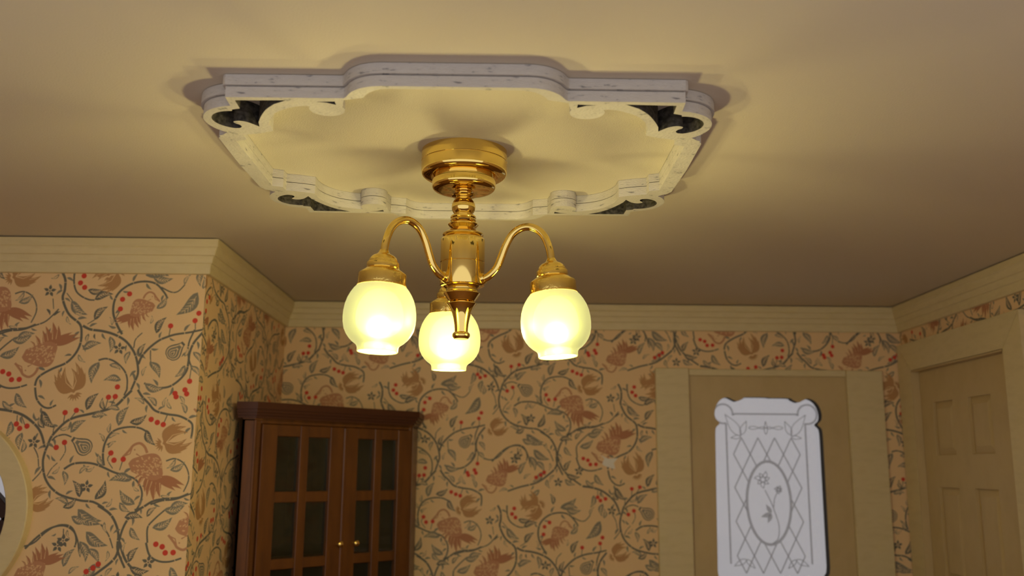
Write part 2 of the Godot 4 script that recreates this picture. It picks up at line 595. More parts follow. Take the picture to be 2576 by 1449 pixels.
func wallpaper() -> void:
	paper = Image.create_empty(TEX, TEX, false, Image.FORMAT_RGB8)
	paper.fill(ink_ground)
	stem("1895,1731 1887,1774 1850,1809 1806,1837 1740,1854 1689,1871", 5.6)
	stem("1895,1731 1916,1781 1952,1817 1991,1845", 5.6)
	stem("1568,1604 1553,1647 1556,1691 1574,1727 1611,1745 1647,1735 1677,1706 1713,1685 1750,1689 1771,1722 1778,1751", 3.7)
	stem("649,928 661,954 662,986 658,1007 667,1034 685,1063 718,1090 726,1118 725,1152 712,1183 688,1209 651,1226 620,1244 606,1259 602,1279", 5.7)
	stem("603,1284 611,1317 630,1339 651,1345 671,1336", 4.7)
	stem("728,1095 752,1106 789,1111 823,1120 858,1138 885,1167 900,1198 907,1237 899,1265 891,1288", 5.7)
	stem("893,1290 874,1310 851,1335 821,1349 776,1361 734,1371 707,1384 684,1407 666,1431 658,1456 653,1471 649,1498 653,1528 663,1555 683,1580 714,1600 770,1614 808,1618 841,1635", 5.7)
	stem("823,1628 859,1651 879,1679 890,1711 891,1753 916,1804", 5.6)
	stem("948,1635 917,1662 900,1697 893,1735", 5.3)
	stem("849,1120 831,1091 817,1057 816,1022 827,993 852,970 882,958 916,956 943,965 967,990 978,1008", 5.2)
	stem("956,973 988,988 1009,985 1028,964", 3.1)
	stem("906,1211 915,1186 936,1160 961,1139 981,1129 1011,1119 1055,1112 1093,1103", 5.2)
	stem("1093,1112 1069,1143 1058,1174 1056,1205 1051,1233 1029,1261 1000,1279 962,1281 928,1268", 5.2)
	stem("911,1288 925,1308 947,1329 968,1350 1004,1360 1043,1366 1077,1384 1083,1404 1081,1431", 5.2)
	stem("785,1200 808,1195 837,1205 864,1229 876,1255 878,1288", 4.1)
	stem("878,1288 871,1305", 4.1)
	stem("687,928 688,960 697,987 714,1003 738,1014 756,1015", 4.1)
	stem("830,1513 824,1483 826,1451 839,1421 860,1406 895,1399 926,1402 947,1412", 4.7)
	stem("713,1524 737,1509 769,1505 800,1508 833,1520 864,1533 905,1543 928,1554 942,1573 949,1595 945,1622 936,1639", 4.7)
	stem("931,1641 951,1634 982,1615 1014,1608 1056,1604 1085,1592", 5.2)
	stem("669,1441 681,1429 705,1423 726,1430", 3.6)
	stem("1012,1498 1037,1491 1063,1503 1079,1528 1082,1555 1070,1587", 3.1)
	stem("976,1733 973,1691 990,1667 1020,1639", 3.8)
	stem("972,1733 985,1768 1011,1784 1043,1786 1078,1776", 4.5)
	stem("623,1752 656,1718 690,1694 729,1686 759,1702 769,1727 766,1747", 4.5)
	stem("497,1349 535,1354 572,1365 601,1383 626,1406 640,1431 650,1461", 6.2)
	stem("707,1447 712,1472 699,1499", 2.1)
	stem("665,1545 676,1523 692,1506", 2.1)
	stem("624,1559 644,1535 652,1516", 2.6)
	stem("618,1461 632,1486 638,1518", 2.6)
	stem("629,1012 634,1044", 2.1)
	stem("476,1124 509,1113 547,1109 582,1096 616,1081 650,1044", 3.6)
	stem("1068,1080 1070,1104", 2.1)
	stem("994,1095 991,1127", 2.1)
	stem("837,1046 825,1072", 2.1)
	stem("1063,1262 1066,1221", 2.1)
	stem("700,1362 698,1392", 2.1)
	stem("733,1354 717,1377", 2.1)
	stem("824,1315 818,1348", 2.1)
	stem("844,1313 833,1343", 2.1)
	stem("559,1367 560,1390", 2.1)
	stem("572,1370 584,1395", 2.1)
	stem("1005,1363 996,1388", 2.1)
	stem("845,1481 839,1496 856,1521", 2.1)
	stem("884,1496 877,1526", 2.1)
	stem("888,1162 891,1136 910,1115", 2.6)
	stem("729,1695 729,1716 718,1729", 2.3)
	stem("836,1682 860,1710 877,1749", 3.0)
	stem("939,1168 941,1194 944,1209", 2.6)
	stem("689,1018 669,994", 2.1)
	stem("671,1404 670,1421", 2.1)
	stem("761,1077 741,1090", 2.1)
	leaves("1765,1643 1838,1672|1808,1708 1851,1737|1793,1737 1785,1776|1741,1793 1767,1751|1537,1805 1552,1837|1877,1923 1863,1880|1905,1937 1971,1896|1912,1937 1978,1938|1689,1864 1653,1874|1930,1803 1988,1811")
	leaves("1850,1823 1863,1859|1721,1635 1759,1606|1755,1822 1785,1801|2010,1825 2045,1847|1820,1865 1776,1886")
	leaves("733,984 782,982|756,1014 812,996|686,1018 739,1061|761,1077 799,1035|677,1066 692,1092|697,1055 724,1071|947,1040 976,1000|952,1116 980,1066|932,1087 934,1061|1069,988 1008,1059")
	leaves("928,941 991,945|1026,964 1045,932|1084,977 1084,937|939,1204 973,1253|858,1259 805,1261|788,1205 770,1271|819,1213 854,1229|748,1119 748,1153|766,1119 770,1137|734,1168 789,1148")
	leaves("722,1183 747,1207|813,1127 817,1177|878,1172 868,1211|890,1237 897,1262|907,1185 923,1147|921,1247 932,1217|1047,1213 1018,1249|1043,1187 1049,1156|1068,1172 1093,1208|1063,1216 1093,1247")
	leaves("693,1139 707,1118|617,1123 631,1102|636,1065 657,1052|641,936 616,949|816,1093 806,1067|930,1271 990,1283|526,1025 568,999|643,965 650,989|613,1044 625,1065|532,1142 586,1120")
	leaves("548,1301 585,1345|631,1353 676,1404|763,1350 795,1299|780,1370 827,1366|722,1417 765,1380|689,1409 718,1394|862,1396 889,1338|895,1386 944,1362|946,1407 977,1453|836,1418 839,1388")
	leaves("823,1443 806,1418|837,1461 860,1441|835,1433 869,1419|993,1340 999,1309|1016,1345 1002,1314|1060,1358 1041,1325|970,1337 940,1309|934,1331 902,1313|543,1385 528,1435|579,1418 576,1470")
	leaves("711,1529 719,1571|759,1537 788,1515|776,1529 803,1515|767,1605 741,1556|812,1611 838,1555|916,1553 848,1557|930,1624 882,1582|940,1586 919,1568|679,1538 700,1516|686,1501 672,1484")
	leaves("736,1624 695,1609|1040,1493 1014,1520|885,1619 919,1646|846,1633 862,1607|1003,1599 1031,1596|828,1513 810,1478|643,1404 623,1371|616,1381 607,1358|862,1348 821,1345|816,1350 808,1312")
	leaves("765,1639 836,1682|748,1660 803,1671|795,1703 862,1742|923,1690 954,1726|987,1691 1043,1660|1017,1639 1077,1626|968,1659 995,1632|926,1788 951,1746|738,1802 763,1758|779,1730 801,1789")
	leaves("846,1675 856,1707|906,1760 915,1732|863,1756 858,1787|903,1662 957,1663|740,1698 750,1723|709,1709 695,1715|880,1804 861,1835|830,1793 790,1834|924,1822 968,1843|805,1751 840,1793")
	bloom(1783, 1918, -2.0, 68.4)
	bloom(711, 1271, -1.9, 85.5)
	bloom(1024, 1438, -0.35, 81.2)
	bloom(800, 940, 2.6, 76.9)
	bloom(641, 1616, -0.5, 68.4)
	bird(953, 1514, 1, 1, 0.2590)
	bird(605, 1185, 1, -1, 0.2590)
	bird(905, 1037, -1, 1, 0.1865)
	bird(1643, 1821, 1, -1, 0.2202)
	pear(1038, 1145, 992, 1192)
	pear(729, 1435, 787, 1473)
	star(1731, 1729)
	star(1897, 1834)
	star(617, 988)
	star(844, 1164)
	star(616, 1446)
	star(784, 1574)
	star(717, 1743)
	star(983, 1788)
	berries("1523,1798 1552,1787 1806,1815 1825,1805 1839,1794")
	berries("861,995 841,1012 837,1042 1077,1053 1067,1076 994,1093 717,940 708,962 722,976 1064,1261 849,1280")
	berries("825,1311 845,1309 700,1358 733,1351 1027,1308 1058,1299 559,1393 570,1406 591,1399 958,1376 977,1385 995,1391 684,1461 707,1446 847,1476 858,1497 885,1494")
	berries("1001,1737 1020,1744 1030,1761 1053,1760")
	paper.shrink_x2()
	var tex := ImageTexture.create_from_image(paper)
	# the paper was hung with a different start on each wall
	for k in [["paper_jut", Vector3.ZERO], ["paper_back", Vector3(-3.153 / TILE, -0.627 / TILE, 0.0)], ["paper_side", Vector3(0, 0.37, 0.21)]]:
		var m := mat(k[0], Color(1, 1, 1), 0.75)
		m.albedo_texture = tex
		world_mapped(m, Vector3.ONE / TILE, k[1])


# ---------------------------------------------------------------- the room

func room() -> void:
	tag(put("floor", slab(-5.1, 4.1, -0.12, 0.0, 1.2, 9.25, 0.0), M.floor_boards), "plain brown floor under the room, below the picture", "floor", "structure")
	tag(put("ceiling", slab(-5.1, 4.1, CEIL, CEIL + 0.12, 1.2, 9.25, 0.0), M.ceiling_paint), "matt cream ceiling round the carved medallion", "ceiling", "structure")
	var back := tag(carved("wall_back", slab(-2.126, 4.1, 0.0, CEIL, 9.12, 9.25, 0.0), M.paper_back, [[[1.86, -0.01], [3.41, -0.01], [3.41, 2.06], [1.86, 2.06]]], 9.0), "back wall papered with birds and vines, glazed door in it", "wall", "structure")
	var tear := mb()
	var p := PackedVector2Array()
	for q in curve([Vector2(0.972, 1.282), Vector2(1.060, 1.242), Vector2(1.148, 1.249), Vector2(1.110, 1.202), Vector2(1.123, 1.147), Vector2(1.060, 1.161), Vector2(0.998, 1.188), Vector2(1.022, 1.242)], 2): p.append(q)
	prism(tear, p, 0.004, Transform3D(Basis(Vector3.RIGHT, Vector3.UP, Vector3.BACK), w(0, 0, 9.1205)))
	tag(put("torn_patch", tear, M.torn_paper, back), "pale scuffed patch on the paper")
	tag(carved("wall_right", slab(3.98, 4.1, 2.09, CEIL, 7.175, 8.835, 0.0, slab(3.98, 4.1, 0.0, CEIL, 8.835, 9.12, 0.0, slab(3.98, 4.1, 0.0, CEIL, 1.2, 7.175, 0.0))), M.paper_side, [], 0.0), "right wall papered with birds and vines, panelled door in it", "wall", "structure")
	tag(carved("wall_left", slab(-5.1, -5.0, 0.0, CEIL, 1.2, 6.59, 0.0), M.paper_side, [], 0.0), "left wall of the room, outside the picture", "wall", "structure")
	var hole := []
	for k in 48: hole.append([-3.89 + 0.57 * cos(TAU * k / 48), 0.815 + 0.57 * sin(TAU * k / 48)])
	tag(carved("wall_jut_front", slab(-5.1, -2.126, 0.0, CEIL, 6.59, 6.71, 0.0), M.paper_jut, [hole], 6.4), "near wall on the left papered with birds, berries and vines, round window in it", "wall", "structure")
	tag(put("wall_jut_side", slab(-2.246, -2.1262, 0.0, CEIL, 6.711, 9.25, 0.0), M.paper_side), "shaded return wall behind the corner cabinet's left side, same bird paper", "wall", "structure")


# a wall with openings cut through it; outlines are in x and y
func carved(called: String, st: SurfaceTool, m: Material, holes: Array, z0: float) -> Node3D:
	if holes.is_empty():
		return put(called, st, m)
	var c := CSGMesh3D.new()
	c.name = called
	c.mesh = st.commit()
	c.material = m
	for h in holes:
		var s := CSGPolygon3D.new()
		var pts := PackedVector2Array()
		for q in h: pts.append(Vector2(q[0], q[1]))
		s.polygon = pts
		s.depth = 0.6
		s.operation = CSGShape3D.OPERATION_SUBTRACTION
		s.position = w(0, 0, z0)
		s.material = M.trim_paint
		s.name = "opening"
		c.add_child(s, true)
	add_child(c, true)
	return c


func crown() -> void:
	var y := CEIL - 0.011
	var prof := []
	for q in [[0.0, 0.0], [0.10, 0.0], [0.10, 0.055], [0.093, 0.062], [0.088, 0.072], [0.076, 0.112], [0.066, 0.118], [0.064, 0.124], [0.052, 0.165], [0.044, 0.170], [0.042, 0.176], [0.036, 0.238], [0.031, 0.243], [0.0, 0.243]]:
		prof.append(Vector2(q[0], y - q[1]))
	var runs := [
		["trim_1", Vector2(-5.0, 6.59), Vector2(-2.13, 6.59), Vector2(0, -1), 1.0, -1.0, "cream stepped crown moulding along the near papered wall on the left"],
		["trim_2", Vector2(-2.126, 6.594), Vector2(-2.126, 9.12), Vector2(1, 0), -1.0, 1.0, "cream crown moulding running back along the shaded return wall"],
		["trim_3", Vector2(-2.126, 9.12), Vector2(3.98, 9.12), Vector2(0, -1), 1.0, 1.0, "cream crown moulding along the back wall above the cabinet and glazed door"],
		["trim_4", Vector2(3.98, 9.12), Vector2(3.98, 1.2), Vector2(-1, 0), 1.0, 0.0, "cream crown moulding along the right wall above the panelled door"],
		["trim_5", Vector2(-5.0, 1.2), Vector2(-5.0, 6.59), Vector2(1, 0), 0.0, 1.0, "cream crown moulding on the left wall outside the picture"]]
	for r in runs:
		var st := mb()
		moulding(st, r[1], r[2], r[3], prof, r[4], r[5])
		tag(put(r[0], st, M.trim_paint), r[6], "moulding", "structure")


# ---------------------------------------------------------------- ceiling medallion

func mirror4(q: Array) -> PackedVector2Array:       # a quarter outline (x, z both positive, from the z axis round to the x axis) mirrored to a whole
	var out := PackedVector2Array()
	for p in q: out.append(p)
	for i in range(q.size() - 1, -1, -1): out.append(Vector2(q[i].x, -q[i].y))
	for p in q: out.append(Vector2(-p.x, -p.y))
	for i in range(q.size() - 1, -1, -1): out.append(Vector2(-q[i].x, q[i].y))
	return out


func arc(c: Vector2, r: float, a0: float, a1: float, n: int) -> Array:
	var out := []
	for i in n + 1: out.append(c + Vector2.from_angle(deg_to_rad(lerpf(a0, a1, float(i) / n))) * r)
	return out


func cut(parent: Node, poly: PackedVector2Array, y: float, depth: float, m: Material, op: int, called: String) -> void:
	var s := CSGPolygon3D.new()
	s.name = called
	s.polygon = poly
	s.depth = depth
	s.operation = op
	s.material = m
	s.transform = Transform3D(Basis(Vector3.RIGHT, Vector3.FORWARD, Vector3.UP), Vector3(0, y + depth, 0))
	s.transform = Transform3D(Basis(Vector3(1, 0, 0), Vector3(0, 0, -1), Vector3(0, 1, 0)), Vector3(0, y + depth, 0))
	parent.add_child(s, true)


func medallion() -> void:
	var root := base("ceiling_medallion", w(-0.195, CEIL, 4.545))
	tag(root, "white painted fretwork ceiling medallion with scrolled cut-out corners round the brass lamp", "medallion")
	var V := func(x: float, z: float) -> Vector2: return Vector2(x, z)
	# quarter outline of the frame, from the middle of the long side round to the middle of the short side
	var outer := [V.call(0.0, 1.02), V.call(0.29, 1.02)]
	outer += curve([V.call(0.30, 1.02), V.call(0.345, 1.012), V.call(0.39, 0.99), V.call(0.43, 0.95), V.call(0.455, 0.905), V.call(0.468, 0.888)], 4)
	outer += [V.call(0.962, 0.886), V.call(0.966, 0.790)]
	outer += arc(V.call(0.945, 0.605), 0.186, 78, -47, 20)
	outer += [V.call(1.100, 0.437), V.call(1.120, 0.425)]
	outer += arc(V.call(1.112, 0.385), 0.022, 60, 0, 4)
	outer += [V.call(1.142, 0.0)]
	var inner := [V.call(0.0, 0.992), V.call(0.275, 0.992)]
	inner += curve([V.call(0.285, 0.992), V.call(0.33, 0.972), V.call(0.365, 0.935), V.call(0.385, 0.895)], 3)
	inner += [V.call(0.472, 0.868), V.call(0.486, 0.80)]
	inner += arc(V.call(0.560, 0.762), 0.076, 155, 385, 18)
	inner += curve([V.call(0.645, 0.800), V.call(0.70, 0.785), V.call(0.775, 0.735), V.call(0.825, 0.66), V.call(0.85, 0.585), V.call(0.853, 0.52)], 4)
	inner += curve([V.call(0.856, 0.492), V.call(0.92, 0.462), V.call(1.005, 0.437)], 3)
	inner += [V.call(1.008, 0.375), V.call(1.062, 0.352), V.call(1.062, 0.0)]
	# the pierced corner: a triangle along the bar that runs into the eye of the scroll
	var eye := [V.call(0.715, 0.858), V.call(0.930, 0.852), V.call(0.934, 0.762), V.call(0.972, 0.748)]
	eye += arc(V.call(0.985, 0.625), 0.107, 95, -72, 20)
	eye += curve([V.call(0.996, 0.527), V.call(0.984, 0.545), V.call(0.988, 0.568), V.call(1.003, 0.586), V.call(1.004, 0.606), V.call(0.975, 0.616), V.call(0.940, 0.597), V.call(0.904, 0.546)], 4)
	eye += curve([V.call(0.895, 0.60), V.call(0.868, 0.668), V.call(0.825, 0.752), V.call(0.775, 0.815)], 3)
	var nick := [V.call(0.592, 0.846), V.call(0.512, 0.852), V.call(0.512, 0.815), V.call(0.548, 0.838)]
	# upper layer lies on the ceiling and is a little wider; both layers are thin board with a dark glue line between
	for layer in [["upper_layer", -0.0485, 0.0455, 0.012], ["lower_layer", -0.0995, 0.0475, 0.0]]:
		var c := CSGCombiner3D.new()
		c.name = layer[0]
		root.add_child(c, true)
		var o := outer.duplicate()
		if layer[3] > 0.0:
			var grown := Geometry2D.offset_polygon(mirror4(outer), layer[3], Geometry2D.JOIN_ROUND)
			cut(c, grown[0], layer[1], layer[2], M.medallion_paint, CSGShape3D.OPERATION_UNION, "outline")
		else:
			cut(c, mirror4(o), layer[1], layer[2], M.medallion_paint, CSGShape3D.OPERATION_UNION, "outline")
		cut(c, mirror4(inner), layer[1] - 0.02, layer[2] + 0.04, M.medallion_paint, CSGShape3D.OPERATION_SUBTRACTION, "middle_opening")
		for sx in [-1.0, 1.0]:
			for sz in [-1.0, 1.0]:
				for h in [eye, nick]:
					var p := PackedVector2Array()
					for q in h: p.append(Vector2(q.x * sx, q.y * sz))
					if sx * sz < 0.0: p.reverse()
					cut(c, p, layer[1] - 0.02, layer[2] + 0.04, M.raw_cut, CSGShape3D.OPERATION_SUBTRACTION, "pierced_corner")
	for s in [["glue_line", -0.052, 0.0035], ["glue_line", -0.003, 0.003]]:
		var c := CSGCombiner3D.new()
		c.name = numbered(s[0], root)
		root.add_child(c, true)
		var shrunk := Geometry2D.offset_polygon(mirror4(outer), -0.006)
		var widened := Geometry2D.offset_polygon(mirror4(inner), 0.004)
		cut(c, shrunk[0], s[1], s[2], M.seam, CSGShape3D.OPERATION_UNION, "outline")
		cut(c, widened[0], s[1] - 0.02, s[2] + 0.04, M.seam, CSGShape3D.OPERATION_SUBTRACTION, "middle_opening")
		for sx in [-1.0, 1.0]:
			for sz in [-1.0, 1.0]:
				var p := PackedVector2Array()
				for q in eye: p.append(Vector2(q.x * sx, q.y * sz))
				if sx * sz < 0.0: p.reverse()
				cut(c, p, s[1] - 0.02, s[2] + 0.04, M.seam, CSGShape3D.OPERATION_SUBTRACTION, "pierced_corner")
	var st := mb()
	var widened := Geometry2D.offset_polygon(mirror4(inner), -0.002)
	prism(st, widened[0], 0.003, Transform3D(Basis(Vector3(1, 0, 0), Vector3(0, 0, -1), Vector3(0, 1, 0)), Vector3(0, -0.003, 0)))
	put("centre_panel", st, M.medallion_panel, root)


# ---------------------------------------------------------------- chandelier

func chandelier() -> void:
	var top := CEIL - 0.003
	var root := base("chandelier", w(AXIS_X, top, AXIS_Z))
	tag(root, "polished brass three-arm ceiling lamp with lit frosted globe shades, hung from the white medallion", "ceiling lamp")
	var st := mb()
	lathe(st, down([[0.0, 0.0], [0.2215, 0.0], [0.2215, 0.058], [0.2195, 0.060], [0.2195, 0.062], [0.2215, 0.064], [0.2215, 0.108], [0.2205, 0.116], [0.217, 0.124], [0.210, 0.131], [0.198, 0.136], [0.17, 0.1375], [0.153, 0.1375], [0.152, 0.158]]), Transform3D.IDENTITY, 96)
	var can := put("canopy", st, M.brass, root)
	st = mb()
	lathe(st, down([[0.0, 0.155], [0.1605, 0.155], [0.1635, 0.158], [0.1635, 0.186], [0.162, 0.193], [0.157, 0.200], [0.148, 0.205], [0.13, 0.2075], [0.0, 0.2085]]), Transform3D.IDENTITY, 96)
	put("lower_tier", st, M.brass, can)
	st = mb()
	lathe(st, down([[0.0, 0.207], [0.043, 0.207], [0.043, 0.212], [0.047, 0.215], [0.043, 0.219], [0.041, 0.222], [0.047, 0.226], [0.047, 0.229], [0.060, 0.231], [0.063, 0.234], [0.060, 0.238], [0.045, 0.241], [0.040, 0.246], [0.045, 0.256], [0.053, 0.266], [0.059, 0.280], [0.061, 0.294], [0.059, 0.309], [0.053, 0.322], [0.045, 0.332], [0.046, 0.336], [0.058, 0.339], [0.065, 0.346], [0.0655, 0.352], [0.061, 0.357], [0.064, 0.361], [0.0655, 0.366], [0.062, 0.373], [0.050, 0.377], [0.050, 0.384], [0.0765, 0.386], [0.0775, 0.389], [0.068, 0.400], [0.053, 0.408], [0.056, 0.412], [0.075, 0.420], [0.098, 0.434], [0.1035, 0.438], [0.1035, 0.444], [0.096, 0.452], [0.085, 0.458], [0.06, 0.459]]), Transform3D.IDENTITY, 64)
	put("turned_stem", st, M.brass, root)
	st = mb()
	lathe(st, down([[0.0, 0.457], [0.098, 0.457], [0.106, 0.460], [0.111, 0.466], [0.1125, 0.474], [0.1125, 0.586], [0.110, 0.588], [0.110, 0.590], [0.1125, 0.592], [0.1125, 0.698], [0.112, 0.704], [0.105, 0.709], [0.08, 0.7095], [0.0, 0.71]]), Transform3D.IDENTITY, 96)
	put("body", st, M.brass, root)
	st = mb()
	lathe(st, down([[0.0, 0.708], [0.096, 0.708], [0.090, 0.714], [0.080, 0.722], [0.079, 0.732], [0.082, 0.738], [0.0915, 0.743], [0.0925, 0.747], [0.086, 0.756], [0.066, 0.785], [0.052, 0.790], [0.052, 0.793], [0.0735, 0.795], [0.0745, 0.798], [0.066, 0.808], [0.056, 0.825], [0.047, 0.846], [0.0405, 0.872], [0.0355, 0.900], [0.0333, 0.925], [0.0333, 0.940], [0.038, 0.943], [0.043, 0.949], [0.0445, 0.957], [0.043, 0.965], [0.038, 0.971], [0.0355, 0.975], [0.0, 0.975]]), Transform3D.IDENTITY, 64)
	put("finial", st, M.brass, root)
	# arms, spaced evenly; each shade leans a little outwards
	for a in [[230.0, 2.2, "left"], [110.0, 4.2, "right"], [-10.0, 2.0, "back"]]:
		st = mb()
		var pts := []
		for p in curve([Vector2(0.095, 0.678), Vector2(0.115, 0.676), Vector2(0.148, 0.661), Vector2(0.184, 0.626), Vector2(0.207, 0.575), Vector2(0.232, 0.512), Vector2(0.266, 0.459), Vector2(0.310, 0.431), Vector2(0.355, 0.427), Vector2(0.400, 0.446), Vector2(0.433, 0.482), Vector2(0.453, 0.526), Vector2(0.464, 0.568), Vector2(0.469, 0.608)], 5):
			pts.append(Vector3(p.x, -p.y, 0))
		tube(st, pts, 0.0192, 0.0192, 24)
		tube(st, [Vector3(0.10, -0.678, 0), Vector3(0.122, -0.672, 0)], 0.030, 0.026, 24)
		var arm := put("arm", st, M.brass, root)
		arm.rotation_degrees.y = 90.0 - a[0]
		var hang := Transform3D(Basis(Vector3.BACK, deg_to_rad(a[1])), Vector3(0.469, -0.606, 0))
		st = mb()
		lathe(st, down([[0.0, -0.012], [0.021, -0.010], [0.027, 0.004], [0.036, 0.012], [0.051, 0.019], [0.063, 0.030], [0.069, 0.045], [0.0695, 0.052], [0.076, 0.0535], [0.0775, 0.056], [0.0775, 0.079], [0.076, 0.081], [0.090, 0.091], [0.108, 0.104], [0.1125, 0.109], [0.1135, 0.112], [0.1135, 0.160], [0.117, 0.163], [0.117, 0.168], [0.108, 0.168], [0.106, 0.115], [0.05, 0.09], [0.0, 0.088]]), Transform3D.IDENTITY, 64)
		var cap := put("shade_holder", st, M.brass_cast, arm)
		cap.transform = hang
		var off := 0.317                                             # from the pivot down to the middle of the globe
		st = mb()
		var prof := [[0.106, -0.160], [0.115, -0.150], [0.129, -0.134], [0.142, -0.114], [0.154, -0.090], [0.1635, -0.060], [0.1685, -0.028], [0.1695, 0.0], [0.168, 0.026], [0.1615, 0.056], [0.150, 0.080], [0.136, 0.099], [0.120, 0.1145], [0.106, 0.124], [0.0985, 0.132], [0.0955, 0.142], [0.095, 0.158]]
		var shell := prof.duplicate()
		var inside := []
		for i in range(prof.size() - 1, -1, -1): inside.append([prof[i][0] - 0.007, prof[i][1] * 0.985 + (0.0 if i < prof.size() - 1 else 0.002)])
		shell += [[0.0925, 0.1605]] + inside + [[0.106, -0.160]]
		for p in shell: p[1] += off
		lathe(st, down(shell), Transform3D.IDENTITY, 64)
		var shade := put("glass_shade", st, M.frosted_glass, arm)
		shade.transform = hang
		st = mb()
		var glow := [[0.0, -0.09], [0.024, -0.088], [0.034, -0.078], [0.036, -0.03], [0.042, 0.0], [0.060, 0.025], [0.072, 0.05], [0.074, 0.07], [0.068, 0.092], [0.05, 0.112], [0.025, 0.124], [0.0, 0.127]]
		for p in glow: p[1] += off
		lathe(st, down(glow), Transform3D.IDENTITY, 32)
		var bulb := put("bulb", st, M.bulb_glow, arm)
		bulb.transform = hang
		var lamp := OmniLight3D.new()
		lamp.name = "lamp_light_" + a[2]
		lamp.light_color = Color(1.0, 0.925, 0.62)
		lamp.light_energy = 0.34
		lamp.light_size = 0.055
		lamp.omni_range = 20.0
		lamp.omni_attenuation = 2.0
		lamp.shadow_enabled = true
		lamp.transform = hang.translated_local(Vector3(0, -off - 0.065, 0))
		arm.add_child(lamp)


# ---------------------------------------------------------------- doors and window

func line(st: SurfaceTool, pts: Array, width: float, t: Transform3D, depth := 0.004) -> void:
	for i in pts.size() - 1:
		var a: Vector2 = pts[i]
		var b: Vector2 = pts[i + 1]
		if a.distance_to(b) < 0.0005: continue
		var d := (b - a).normalized()
		var o := d.orthogonal() * width / 2.0
		prism(st, PackedVector2Array([a + o, b + o, b - o, a - o]), depth, t)


